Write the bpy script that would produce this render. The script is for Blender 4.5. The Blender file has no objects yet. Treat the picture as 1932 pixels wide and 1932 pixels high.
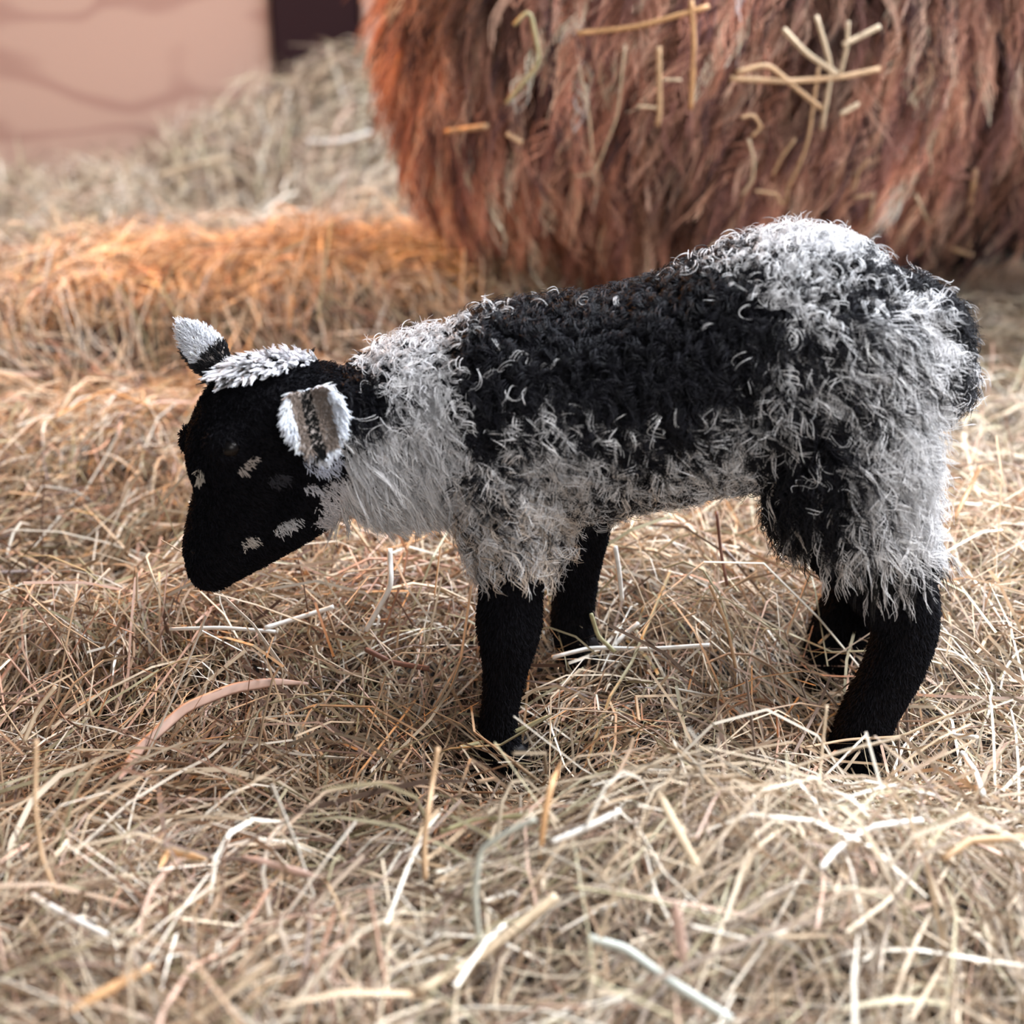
import bpy, math, random
import numpy as np
from mathutils import Vector
from mathutils.bvhtree import BVHTree

random.seed(7)
R = np.random.default_rng(11)
sc = bpy.context.scene
COL = sc.collection

# ------------------------------------------------------------------ camera
PITCH = math.radians(25.0)
FPX = 3000.0
CAM = np.array([0.0, -0.895, 0.599])
cd = bpy.data.cameras.new('camera')
cam = bpy.data.objects.new('camera', cd)
COL.objects.link(cam)
cam.location = CAM
cam.rotation_euler = (math.pi / 2 - PITCH, 0, 0)
cd.sensor_width = 36.0
cd.sensor_fit = 'HORIZONTAL'
cd.lens = 36.0 * FPX / 1932.0
cd.dof.use_dof = True
cd.dof.focus_distance = 1.04
cd.dof.aperture_fstop = 3.9
cd.clip_start = 0.02
sc.camera = cam

# ------------------------------------------------------------------ world, lights, exposure
w = bpy.data.worlds.new('world')
sc.world = w
w.use_nodes = True
bg = w.node_tree.nodes['Background']
bg.inputs[0].default_value = (0.78, 0.86, 1.0, 1)
bg.inputs[1].default_value = 0.13


def aim(o, target):
    d = Vector(target) - o.location
    o.rotation_euler = d.to_track_quat('-Z', 'Y').to_euler()


def area(name, loc, target, sx, sy, power, color):
    l = bpy.data.lights.new(name, 'AREA')
    l.shape = 'RECTANGLE'
    l.size, l.size_y = sx, sy
    l.energy = power
    l.color = color
    o = bpy.data.objects.new(name, l)
    COL.objects.link(o)
    o.location = loc
    aim(o, target)
    return o


rl = area('daylight_roof_light', (1.0, -0.22, 1.6), (0.20, -0.06, 0.05), 0.5, 0.5, 9.5, (0.98, 0.97, 0.98))
rl.data.spread = math.radians(85)
area('daylight_window', (1.1, 1.1, 1.85), (0.15, 0.0, 0.15), 0.5, 0.5, 120, (0.84, 0.91, 1.0))
area('front_fill', (0.7, -2.4, 1.2), (0.2, 0.3, 0.2), 1.4, 1.0, 22, (1.0, 0.95, 0.91))  # fill light added behind the camera
area('side_fill', (1.55, 0.15, 0.75), (0.3, 0.03, 0.25), 0.5, 0.5, 12, (0.80, 0.88, 1.0))  # cool sidelight added to brighten the lamb's rear edge
wf = area('wall_fill', (-1.25, 0.55, 1.75), (-0.4, 1.5, 0.12), 0.7, 0.7, 8, (1.0, 0.95, 0.92))  # unseen source added to light the board wall and far hay
wf.data.spread = math.radians(95)
sl = bpy.data.lights.new('heat_lamp', 'SPOT')
sl.energy = 62
sl.color = (1.0, 0.40, 0.09)
sl.spot_size = math.radians(84)
sl.spot_blend = 0.7
sl.shadow_soft_size = 0.04
so = bpy.data.objects.new('heat_lamp', sl)
COL.objects.link(so)
so.location = (-0.62, 0.98, 0.72)
aim(so, (-0.06, 0.58, 0.18))

sc.view_settings.view_transform = 'Standard'
sc.view_settings.look = 'None'
sc.view_settings.gamma = 1.0
sc.view_settings.use_curve_mapping = False
sc.view_settings.exposure = 0.15

# ------------------------------------------------------------------ helpers
CP, SP = math.cos(PITCH), math.sin(PITCH)


def ray(px, py):
    a, b = (px - 966.0) / FPX, -(py - 966.0) / FPX
    d = np.array([a, CP + b * SP, -SP + b * CP])
    return d / np.linalg.norm(d)


def P(px, py, Y):
    """point of the vertical plane y = Y that the photograph shows at (px, py)"""
    d = ray(px, py)
    return CAM + d * ((Y - CAM[1]) / d[1])


def proj(p):
    q = p - CAM
    dep = q[:, 1] * CP - q[:, 2] * SP
    up = q[:, 1] * SP + q[:, 2] * CP
    return 966 + FPX * q[:, 0] / dep, 966 - FPX * up / dep


def sstep(a, b, x):
    t = np.clip((x - a) / (b - a), 0, 1)
    return t * t * (3 - 2 * t)


def nz(v):
    return v / np.maximum(np.linalg.norm(v, axis=-1, keepdims=True), 1e-9)


def tag(o, label, cat, group=None):
    o['label'] = label
    o['category'] = cat
    if group:
        o['group'] = group


def obj(name, data, parent=None, mat=None):
    o = bpy.data.objects.new(name, data)
    COL.objects.link(o)
    if parent:
        o.parent = parent
    if mat:
        data.materials.append(mat)
    return o


def mesh(name, V, F, smooth=True):
    m = bpy.data.meshes.new(name)
    m.from_pydata([tuple(v) for v in V], [], F)
    m.polygons.foreach_set('use_smooth', [smooth] * len(m.polygons))
    m.update()
    return m


def fast_mesh(name, V, quads, cols=None, smooth=False):
    """V (n,3), quads (m,4) numpy"""
    m = bpy.data.meshes.new(name)
    m.vertices.add(len(V))
    m.vertices.foreach_set('co', V.astype(np.float32).ravel())
    n = len(quads)
    m.loops.add(n * 4)
    m.loops.foreach_set('vertex_index', quads.astype(np.int32).ravel())
    m.polygons.add(n)
    m.polygons.foreach_set('loop_start', np.arange(0, n * 4, 4, dtype=np.int32))
    m.polygons.foreach_set('use_smooth', np.full(n, smooth))
    m.update(calc_edges=True)
    if cols is not None:
        a = m.attributes.new('tint', 'FLOAT_COLOR', 'POINT')
        c4 = np.ones((len(V), 4), np.float32)
        c4[:, :3] = cols
        a.data.foreach_set('color', c4.ravel())
    return m


def strands(name, pts, rad, cols, parent, mat):
    """hair: pts (N,K,3), rad (K,) or (N,K), cols (N,3) or (N,K,3)"""
    N, K = pts.shape[:2]
    cu = bpy.data.hair_curves.new(name)
    cu.add_curves([K] * N)
    cu.attributes['position'].data.foreach_set('vector', pts.astype(np.float32).ravel())
    r = cu.attributes.get('radius') or cu.attributes.new('radius', 'FLOAT', 'POINT')
    r.data.foreach_set('value', np.broadcast_to(rad, (N, K)).astype(np.float32).ravel())
    a = cu.attributes.new('tint', 'FLOAT_COLOR', 'POINT')
    if cols.ndim == 2:
        cols = np.repeat(cols[:, None], K, 1)
    c4 = np.ones((N, K, 4), np.float32)
    c4[..., :3] = cols
    a.data.foreach_set('color', c4.ravel())
    o = obj(name, cu, parent, mat)
    return o


def spline(pts, n):
    pts = np.asarray(pts, float)
    m = len(pts)
    out = []
    for u in np.linspace(0, m - 1, n):
        i = min(int(u), m - 2)
        t = u - i
        p0, p1, p2, p3 = pts[max(i - 1, 0)], pts[i], pts[i + 1], pts[min(i + 2, m - 1)]
        out.append(0.5 * ((2 * p1) + (p2 - p0) * t + (2 * p0 - 5 * p1 + 4 * p2 - p3) * t * t + (3 * p1 - p0 - 3 * p2 + p3) * t ** 3))
    return np.array(out)


def loft(path, n=28, m=20, cap=5):
    """path rows: x,y,z,ra,rb ; ra in the plane of the path, rb across it (y). rounded ends. returns V,F"""
    q = spline(path, n)
    c, ra, rb = q[:, :3], np.maximum(q[:, 3], 1e-4), np.maximum(q[:, 4], 1e-4)
    T = nz(np.gradient(c, axis=0))
    Yv = np.array([0, 1.0, 0])
    rows = []
    th = np.linspace(0, 2 * math.pi, m, endpoint=False)

    def ring(ci, ti, a, b):
        A = nz(np.cross(ti, Yv))
        B = nz(np.cross(A, ti))
        return ci + np.outer(np.cos(th) * a, A) + np.outer(np.sin(th) * b, B)
    for k in range(cap, 0, -1):
        f = k / (cap + 0.3)
        rows.append(ring(c[0] - T[0] * min(ra[0], rb[0]) * math.sin(f * math.pi / 2), T[0], ra[0] * math.cos(f * math.pi / 2), rb[0] * math.cos(f * math.pi / 2)))
    for i in range(n):
        rows.append(ring(c[i], T[i], ra[i], rb[i]))
    for k in range(1, cap + 1):
        f = k / (cap + 0.3)
        rows.append(ring(c[-1] + T[-1] * min(ra[-1], rb[-1]) * math.sin(f * math.pi / 2), T[-1], ra[-1] * math.cos(f * math.pi / 2), rb[-1] * math.cos(f * math.pi / 2)))
    V = np.concatenate(rows)
    F = []
    nr = len(rows)
    for i in range(nr - 1):
        for j in range(m):
            F.append((i * m + j, i * m + (j + 1) % m, (i + 1) * m + (j + 1) % m, (i + 1) * m + j))
    F.append(tuple(range(m - 1, -1, -1)))
    F.append(tuple((nr - 1) * m + j for j in range(m)))
    return V, F


def ellipsoid(c, r, n=12, m=18):
    V, F = [], []
    for i in range(n + 1):
        p = math.pi * (i + 0.02) / (n + 0.04)
        for j in range(m):
            t = 2 * math.pi * j / m
            V.append((c[0] + r[0] * math.sin(p) * math.cos(t), c[1] + r[1] * math.sin(p) * math.sin(t), c[2] + r[2] * math.cos(p)))
    for i in range(n):
        for j in range(m):
            F.append((i * m + j, (i + 1) * m + j, (i + 1) * m + (j + 1) % m, i * m + (j + 1) % m))
    F.append(tuple(range(m)))
    F.append(tuple(n * m + j for j in range(m - 1, -1, -1)))
    return np.array(V), F


def fuse(name, pieces, voxel, smooth_it):
    V, F, off = [], [], 0
    for v, f in pieces:
        V.append(v)
        F += [tuple(i + off for i in q) for q in f]
        off += len(v)
    m = mesh(name + '_raw', np.concatenate(V), F)
    o = bpy.data.objects.new(name + '_raw', m)
    COL.objects.link(o)
    md = o.modifiers.new('r', 'REMESH')
    md.mode = 'VOXEL'
    md.voxel_size = voxel
    ms = o.modifiers.new('s', 'SMOOTH')
    ms.factor = 0.5
    ms.iterations = smooth_it
    dg = bpy.context.evaluated_depsgraph_get()
    out = bpy.data.meshes.new_from_object(o.evaluated_get(dg))
    bpy.data.objects.remove(o)
    bpy.data.meshes.remove(m)
    out.name = name
    out.polygons.foreach_set('use_smooth', [True] * len(out.polygons))
    return out


class Surf:
    """a mesh as arrays, for scattering hair on it"""

    def __init__(s, m):
        m.calc_loop_triangles()
        nv, nt = len(m.vertices), len(m.loop_triangles)
        co = np.empty(nv * 3, np.float32)
        m.vertices.foreach_get('co', co)
        nn = np.empty(nv * 3, np.float32)
        m.vertex_normals.foreach_get('vector', nn)
        tr = np.empty(nt * 3, np.int32)
        m.loop_triangles.foreach_get('vertices', tr)
        s.co, s.nn, s.tr = co.reshape(-1, 3).astype(float), nn.reshape(-1, 3).astype(float), tr.reshape(-1, 3)
        a, b, c = (s.co[s.tr[:, i]] for i in range(3))
        s.area = np.linalg.norm(np.cross(b - a, c - a), axis=1) * 0.5
        s.bvh = BVHTree.FromPolygons([tuple(v) for v in s.co], [tuple(t) for t in s.tr.tolist()])

    def sample(s, n):
        ix = R.choice(len(s.area), n, p=s.area / s.area.sum())
        u, v = R.random(n), R.random(n)
        k = u + v > 1
        u[k], v[k] = 1 - u[k], 1 - v[k]
        wts = np.stack([1 - u - v, u, v], 1)[..., None]
        return (s.co[s.tr[ix]] * wts).sum(1), nz((s.nn[s.tr[ix]] * wts).sum(1))

    def hit(s, px, py, lift=0.0):
        d = ray(px, py)
        loc, nrm, _, _ = s.bvh.ray_cast(Vector(CAM), Vector(d))
        if loc is None:
            return None
        return np.array(loc) + np.array(nrm) * lift


def locks(root, nrm, comb, L, A, turns, nstr, spread, K, lift=0.35, tipk=0.25, jitter=0.25):
    """curly wool: each root grows a lock of nstr strands. returns (N*nstr,K,3) and lock index"""
    N = len(root)
    d = nz(nrm * lift + nz(comb - nrm * (comb * nrm).sum(1, keepdims=True)))
    u = nz(np.cross(d, nrm))
    v = np.cross(u, d)
    t = np.linspace(0, 1, K)
    idx = np.repeat(np.arange(N), nstr)
    M = len(idx)
    ph = np.repeat(R.random(N) * 2 * math.pi, nstr) + R.normal(0, jitter, M)
    sg = np.repeat(np.where(R.random(N) < 0.5, 1.0, -1.0), nstr)
    tn = turns[idx] * (1 + R.normal(0, jitter * 0.3, M))
    LL = L[idx] * (1 + R.normal(0, 0.12, M))
    AA = A[idx] * (1 + R.normal(0, jitter * 0.5, M))
    ang = ph[:, None] + sg[:, None] * 2 * math.pi * tn[:, None] * t
    amp = AA[:, None] * np.minimum(1, 2.5 * t)
    r = np.sqrt(R.random(M)) * spread
    a = R.random(M) * 2 * math.pi
    sp = (1 - (1 - tipk) * t)[None] * r[:, None]
    du = amp * np.sin(ang) + sp * np.cos(a)[:, None]
    dv = amp * np.cos(ang) * 0.7 + sp * np.sin(a)[:, None] + amp * 0.6
    pts = root[idx][:, None] + d[idx][:, None] * (LL[:, None] * t)[..., None] + u[idx][:, None] * du[..., None] + v[idx][:, None] * dv[..., None]
    return pts, idx


def hay_height(x, y):
    x = np.asarray(x, float)
    y = np.asarray(y, float)
    h = 0.032 * sstep(0.03, 0.11, y) + 0.0 * x
    h += 0.055 * np.exp(-((x - 0.15) / 0.16) ** 2 - ((y + 0.19) / 0.08) ** 2)
    for fx, fy, fd in ((0.0, -0.02, 0.022), (0.0, -0.055, 0.018), (0.225, -0.02, 0.026), (0.225, -0.065, 0.030), (0.05, 0.07, 0.016), (0.215, 0.065, 0.02)):
        h -= fd * np.exp(-((x - fx) / 0.045) ** 2 - ((y - fy) / 0.035) ** 2)
    h += 0.03 * sstep(-0.05, -0.3, y) * sstep(0.3, -0.2, x)
    h -= 0.02 * np.exp(-((x + 0.03) / 0.07) ** 2 - ((y + 0.06) / 0.05) ** 2)
    h -= 0.03 * np.exp(-((x + 0.34) / 0.13) ** 2 - ((y - 0.22) / 0.09) ** 2)
    h += 0.02 * np.exp(-((x + 0.20) / 0.10) ** 2 - ((y - 0.07) / 0.05) ** 2)
    h += 0.03 * np.exp(-((x + 0.3) / 0.15) ** 2 - ((y - 0.42) / 0.08) ** 2)
    h += 0.075 * sstep(0.61, 0.69, y - 0.05 * np.sin(4 * x + 1) - 0.06 * x) * sstep(0.55, 0.1, x)
    h -= 0.085 * sstep(0.75, 1.1, y)
    h += 0.22 * np.exp(-((x + 0.20) / 0.30) ** 2 - ((y - 1.5) / 0.27) ** 2)
    h += 0.007 * (np.sin(23 * x + 3 * np.sin(9 * y)) * np.sin(19 * y + 1.3) + 0.7 * np.sin(41 * x - 17 * y) * np.sin(37 * y + 11 * x))
    return h


def ground_hit(px, py, lift=0.0):
    d = ray(px, py)
    s = 0.5
    while s < 6:
        p = CAM + d * s
        if p[2] <= hay_height(p[0], p[1]) + lift:
            return p
        s += 0.002
    return CAM + d * 6


# ------------------------------------------------------------------ materials
def new_mat(name):
    m = bpy.data.materials.new(name)
    m.use_nodes = True
    return m, m.node_tree.nodes, m.node_tree.links, m.node_tree.nodes['Principled BSDF']


def plain(name, col, rough=0.6, spec=0.3):
    m, n, l, b = new_mat(name)
    b.inputs['Base Color'].default_value = (*col, 1)
    b.inputs['Roughness'].default_value = rough
    b.inputs['Specular IOR Level'].default_value = spec
    return m


def tinted(name, rough=0.6, spec=0.25, trans=0.0):
    m, n, l, b = new_mat(name)
    a = n.new('ShaderNodeAttribute')
    a.attribute_name = 'tint'
    l.new(a.outputs['Color'], b.inputs['Base Color'])
    b.inputs['Roughness'].default_value = rough
    b.inputs['Specular IOR Level'].default_value = spec
    if trans:
        out = n['Material Output']
        tr = n.new('ShaderNodeBsdfTranslucent')
        l.new(a.outputs['Color'], tr.inputs['Color'])
        mx = n.new('ShaderNodeMixShader')
        mx.inputs[0].default_value = trans
        l.new(b.outputs[0], mx.inputs[1])
        l.new(tr.outputs[0], mx.inputs[2])
        l.new(mx.outputs[0], out.inputs['Surface'])
    return m


M_hay = tinted('dry_hay', 0.5, 0.35, 0.08)
M_wool = tinted('lamb_wool', 0.5, 0.2)
M_fuzz = tinted('short_coat', 0.75, 0.06)
M_fleece = tinted('brown_fleece', 0.6, 0.2)
M_skin = plain('black_hide', (0.007, 0.007, 0.009), 0.8, 0.08)
M_eye = plain('dark_eye', (0.004, 0.003, 0.003), 0.3, 0.3)
M_hoof = plain('black_horn', (0.012, 0.011, 0.012), 0.5, 0.3)
M_hide = plain('brown_hide', (0.045, 0.02, 0.014), 0.9, 0.05)


def board_mat():
    m, n, l, b = new_mat('plywood_board')
    tc = n.new('ShaderNodeTexCoord')
    mp = n.new('ShaderNodeMapping')
    mp.inputs['Scale'].default_value = (1.6, 1.0, 3.6)
    l.new(tc.outputs['Object'], mp.inputs['Vector'])
    ns = n.new('ShaderNodeTexNoise')
    ns.inputs['Scale'].default_value = 1.7
    ns.inputs['Detail'].default_value = 1.5
    ns.inputs['Distortion'].default_value = 0.8
    l.new(mp.outputs[0], ns.inputs['Vector'])
    wv = n.new('ShaderNodeMath')
    wv.operation = 'MULTIPLY'
    wv.inputs[1].default_value = 34.0
    l.new(ns.outputs['Fac'], wv.inputs[0])
    sn = n.new('ShaderNodeMath')
    sn.operation = 'SINE'
    l.new(wv.outputs[0], sn.inputs[0])
    mr = n.new('ShaderNodeMapRange')
    mr.inputs['From Min'].default_value = -1
    mr.inputs['From Max'].default_value = 1
    l.new(sn.outputs[0], mr.inputs['Value'])
    cr = n.new('ShaderNodeValToRGB')
    cr.color_ramp.elements[0].position = 0.0
    cr.color_ramp.elements[0].color = (0.47, 0.27, 0.215, 1)
    cr.color_ramp.elements[1].position = 0.45
    cr.color_ramp.elements[1].color = (0.60, 0.38, 0.30, 1)
    l.new(mr.outputs[0], cr.inputs[0])
    l.new(cr.outputs[0], b.inputs['Base Color'])
    b.inputs['Roughness'].default_value = 0.6
    return m


M_board = board_mat()
M_post = plain('dark_timber', (0.035, 0.016, 0.018), 0.8, 0.1)
M_floor = plain('earth_floor', (0.05, 0.035, 0.025), 0.95, 0.05)


def box_mesh(name, x0, x1, y0, y1, z0, z1, bev=0.004):
    import bmesh
    bm = bmesh.new()
    bmesh.ops.create_cube(bm, size=1)
    for v in bm.verts:
        v.co = Vector(((x0 + x1) / 2 + v.co.x * (x1 - x0), (y0 + y1) / 2 + v.co.y * (y1 - y0), (z0 + z1) / 2 + v.co.z * (z1 - z0)))
    bmesh.ops.bevel(bm, geom=bm.edges[:], offset=bev, segments=2, affect='EDGES')
    m = bpy.data.meshes.new(name)
    bm.to_mesh(m)
    bm.free()
    return m


# ------------------------------------------------------------------ setting
fl = obj('floor', box_mesh('floor', -2.2, 2.6, -1.6, 2.2, -0.16, -0.06), None, M_floor)
fl['kind'] = 'structure'
wall = bpy.data.objects.new('wall_back', None)
COL.objects.link(wall)
wall.location = (0, 1.50, 0)
wall['kind'] = 'structure'
for x0, x1, zz in ((-2.0, -0.352, 1.3), (-0.22, 1.1, 1.3), (1.108, 2.4, 1.3)):
    p = obj('panel', box_mesh('panel', x0, x1, 0.0, 0.018, -0.06, zz), wall, M_board)
po = obj('trim_1', box_mesh('trim_1', -0.35, -0.222, 1.493, 1.60, -0.06, 1.35, 0.006), None, M_post)
po['kind'] = 'structure'

# ------------------------------------------------------------------ hay bedding
def hay_colours(n, pale):
    """dry-grass tints; pale (n,) 0..1 shifts towards bleached stalks"""
    pal = np.array([[0.52, 0.38, 0.23], [0.66, 0.54, 0.37], [0.34, 0.22, 0.13], [0.42, 0.37, 0.21], [0.82, 0.76, 0.62], [0.16, 0.09, 0.06], [0.58, 0.36, 0.25]])
    wt = np.array([0.22, 0.20, 0.16, 0.11, 0.14, 0.17, 0.08])
    c = pal[R.choice(len(pal), n, p=wt / wt.sum())]
    c = c * R.uniform(0.7, 1.2, (n, 1))
    c = c * np.array([0.98, 0.96, 1.0])
    return np.clip(c * (1 - 0.45 * pale[:, None]) + 0.45 * pale[:, None] * np.array([0.78, 0.70, 0.58]), 0, 0.95)


def blades(x, y, L, W, K, lift_max, tilt, tube, pale):
    n = len(x)
    th = R.uniform(0, 2 * math.pi, n)
    # wisps lie roughly together
    coh = 1.4 * np.sin(5 * x + 2.1 * np.sin(4 * y)) + 1.1 * np.sin(7 * y + 3 * x)
    k = R.random(n) < 0.45
    th[k] = coh[k] + R.normal(0, 0.35, k.sum())
    s = np.linspace(-0.5, 0.5, K)
    bend = R.normal(0, 0.7, n) * (1 + 1.5 * (R.random(n) < 0.12))
    a = th[:, None] + bend[:, None] * s
    step = (L / (K - 1))[:, None]
    dx, dy = np.cos(a) * step, np.sin(a) * step
    X = np.cumsum(dx, 1) - np.sum(dx, 1, keepdims=True) / 2 + x[:, None]
    Y = np.cumsum(dy, 1) - np.sum(dy, 1, keepdims=True) / 2 + y[:, None]
    base = R.random(n) ** 1.5 * lift_max
    tl = np.clip(R.normal(0, tilt, n), -1.0, 1.0)
    arch = R.normal(0.06, 0.12, n) * L
    Z0 = hay_height(X, Y)
    Zc = hay_height(x, y)[:, None]
    Z = 0.75 * Z0 + 0.25 * Zc + base[:, None] + (tl * L)[:, None] * s + arch[:, None] * (1 - 4 * s ** 2) - 0.002
    Z = np.maximum(Z, Z0 - 0.012)
    Y = np.minimum(Y, 1.488)
    c = np.stack([X, Y, Z], -1)
    T = nz(np.gradient(c, axis=1))
    ref = np.zeros_like(T)
    ref[..., 2] = 1
    U = nz(np.cross(T, ref) + 1e-6)
    Vv = np.cross(U, T)
    roll = R.uniform(-1.0, 1.0, n)[:, None, None]
    A = U * np.cos(roll) + Vv * np.sin(roll)
    B = Vv * np.cos(roll) - U * np.sin(roll)
    wid = (W[:, None] * np.minimum(1, 0.35 + 2.6 * (0.5 - np.abs(s)))[None])[..., None] if not tube else W[:, None, None] * np.ones((1, K, 1))
    col = hay_colours(n, pale)
    brown_shade = np.exp(-((x + 0.36) / 0.15) ** 2 - ((y - 0.24) / 0.13) ** 2) + 1.0 * np.exp(-((x + 0.11) / 0.15) ** 2 - ((y + 0.07) / 0.055) ** 2)  # darker hay at left; second patch paints the lamb's shadow into the tint
    col = col * (1 - np.clip(brown_shade, 0, 1)[:, None] * np.array([0.46, 0.49, 0.52]))
    if tube:
        prof = [(0.5, -0.29), (-0.5, -0.29), (0.0, 0.58)]
        V = np.stack([c + A * wid * p + B * wid * q for p, q in prof], 2)
        m = 3
        closed = 3
    else:
        V = np.stack([c - A * wid * 0.5, c + A * wid * 0.5], 2)
        m = 2
        closed = 1
    V = V.reshape(-1, 3)
    i = (np.arange(n) * K * m)[:, None, None] + (np.arange(K - 1) * m)[None, :, None]
    Q = []
    for j in range(closed):
        j2 = (j + 1) % m
        Q.append(np.stack([i + j, i + j2, i + m + j2, i + m + j], -1).reshape(-1, 4))
    return V, np.concatenate(Q), np.repeat(col, K * m, 0)


def in_view(n, ymin, ymax, pad=0.08, inner=None):
    """spots on the bedding, spread over the strip of floor in view and a margin"""
    out = []
    while sum(len(o) for o in out) < n:
        y = R.uniform(ymin, ymax, n)
        half = (y - CAM[1]) * 0.37 + pad + 0.1
        x = R.uniform(-1, 1, n) * half.max()
        k = np.abs(x) < half
        if inner is not None:
            k &= np.abs(x) > half - pad + inner
        out.append(np.stack([x[k], y[k]], 1))
    return np.concatenate(out)[:n]


parts = []
gx, gy = np.meshgrid(np.linspace(-1.3, 1.3, 150), np.linspace(-0.75, 1.49, 140))
gV = np.stack([gx, gy, hay_height(gx, gy) - 0.010], -1).reshape(-1, 3)
ii = (np.arange(139)[:, None] * 150 + np.arange(149)[None]).ravel()
gQ = np.stack([ii, ii + 1, ii + 151, ii + 150], 1)
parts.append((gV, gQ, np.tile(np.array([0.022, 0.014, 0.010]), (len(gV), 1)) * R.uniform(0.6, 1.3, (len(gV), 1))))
for (n, y0, y1, l0, l1, w0, w1, tube, lift, tilt, *out) in (
        (21000, -0.48, 0.30, 0.025, 0.12, 0.0005, 0.0017, False, 0.034, 0.34),
        (7000, -0.48, 0.30, 0.05, 0.17, 0.0009, 0.0023, True, 0.042, 0.38),
        (15000, 0.25, 0.90, 0.03, 0.12, 0.0008, 0.0020, False, 0.034, 0.26),
        (6000, 0.25, 0.90, 0.05, 0.15, 0.0010, 0.0021, True, 0.028, 0.30),
        (650, -0.50, -0.10, 0.06, 0.16, 0.0020, 0.0034, False, 0.045, 0.34),
        (9000, -0.48, 0.90, 0.04, 0.15, 0.0010, 0.0024, False, 0.036, 0.30, 0.50, 0.08),
        (6000, 0.85, 1.40, 0.04, 0.15, 0.0012, 0.0026, False, 0.04, 0.35, 0.45, 0.08),
        (26000, 0.85, 1.40, 0.04, 0.14, 0.0010, 0.0024, False, 0.045, 0.40)):
    xy = in_view(n, y0, y1, *out)
    L = l0 + (l1 - l0) * R.random(n) ** 1.6
    W = w0 + (w1 - w0) * R.random(n) ** 1.8
    pale = np.clip(0.5 * sstep(-0.2, 0.35, xy[:, 0]) + 0.3 * sstep(0.1, -0.25, xy[:, 1]) + 0.45 * sstep(0.7, 1.0, xy[:, 1]), 0, 1) * R.uniform(0.3, 1.2, n)
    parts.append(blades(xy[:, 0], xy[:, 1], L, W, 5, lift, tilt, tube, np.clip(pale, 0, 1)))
V, Q, C, off = [], [], [], 0
for v, q, c in parts:
    V.append(v)
    Q.append(q + off)
    C.append(c)
    off += len(v)
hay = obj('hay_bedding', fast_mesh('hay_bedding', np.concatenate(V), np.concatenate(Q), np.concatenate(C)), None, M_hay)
hay['kind'] = 'stuff'
tag(hay, 'loose dry hay bedding spread thickly over the barn floor', 'hay')

# ------------------------------------------------------------------ lamb
SC = 2820.0
YM = 0.045


def limb(rows, n=28, m=20):
    """rows: px, py, y, half thickness in photo pixels, half width in metres"""
    pts = np.array([P(r[0], r[1], r[2]) for r in rows])
    g = np.gradient(np.array([[r[0], -r[1]] for r in rows], float), axis=0)
    out = []
    for p, r, t in zip(pts, rows, g):
        t = t / np.linalg.norm(t)
        nx, ny = -t[1], t[0]
        s = FPX / ((p[1] - CAM[1]) * CP - (p[2] - CAM[2]) * SP)
        h = r[3] / s
        ra = math.sqrt(max(h * h - (r[4] * SP * ny) ** 2, (0.6 * h) ** 2)) / (nx * nx + CP * ny * ny)
        out.append((*p, ra, r[4]))
    return loft(out, n, m)


def blob(px, py, y, rpx, ry, rpz=None):
    c = P(px, py, y)
    return ellipsoid(c, (rpx / SC, ry, (rpz or rpx) / SC))


pieces = [
    limb([(760, 805, YM, 140, .040), (850, 800, YM, 168, .048), (950, 788, YM, 195, .055), (1060, 772, YM, 196, .060), (1180, 752, YM, 192, .062),
          (1300, 722, YM, 198, .062), (1420, 690, YM, 216, .060), (1525, 674, YM, 222, .058), (1635, 684, YM, 172, .050), (1700, 690, YM, 112, .040)], 40, 28),
    limb([(900, 790, YM, 170, .047), (800, 806, YM, 162, .044), (705, 826, .040, 145, .040), (625, 828, .036, 118, .036)], 20, 24),
    # head: skull to muzzle, then jaw
    limb([(600, 775, .036, 92, .034), (545, 785, .035, 112, .036), (498, 812, .034, 128, .037), (464, 866, .033, 112, .035), (456, 930, .032, 86, .029),
          (432, 988, .032, 76, .026), (409, 1038, .032, 62, .025), (402, 1062, .032, 48, .021)], 34, 24),
    limb([(605, 885, .035, 80, .030), (560, 940, .034, 78, .028), (490, 1005, .033, 58, .021), (432, 1058, .032, 38, .018)], 18, 18),
    blob(428, 840, .003, 40, .011), blob(378, 830, .060, 38, .011),
    # fore legs
    limb([(960, 880, .010, 120, .026), (966, 980, .006, 92, .024), (968, 1060, .004, 64, .021), (964, 1120, .003, 57, .019), (960, 1180, .002, 60, .020), (955, 1250, .002, 42, .016),
          (944, 1330, .002, 32, .013), (938, 1385, .002, 36, .014), (952, 1420, .001, 44, .015)]),
    limb([(1075, 920, .082, 90, .026), (1085, 1010, .086, 62, .022), (1088, 1080, .088, 40, .018), (1082, 1140, .088, 38, .017), (1080, 1185, .088, 38, .014), (1092, 1225, .088, 42, .014)]),
    # hind legs
    limb([(1580, 720, .022, 150, .034), (1590, 830, .016, 152, .034), (1602, 930, .012, 142, .032), (1636, 1020, .010, 112, .028), (1682, 1100, .008, 82, .024), (1708, 1175, .006, 62, .019),
          (1688, 1255, .004, 56, .017), (1648, 1330, .003, 52, .0165), (1620, 1395, .002, 52, .017), (1618, 1425, .002, 50, .017)], 36),
    limb([(1600, 720, .072, 140, .034), (1628, 860, .080, 125, .030), (1668, 970, .086, 95, .026), (1685, 1050, .088, 82, .022), (1632, 1115, .09, 68, .020), (1590, 1180, .09, 56, .017), (1560, 1250, .09, 48, .016)], 32),
    # tail
    limb([(1670, 580, YM, 60, .022), (1735, 582, YM, 48, .022), (1772, 615, YM, 34, .020), (1784, 665, YM, 28, .018), (1796, 715, YM, 24, .014), (1786, 750, YM, 12, .009)], 24, 16),
]
lamb_mesh = fuse('lamb', pieces, 0.0032, 6)
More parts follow.
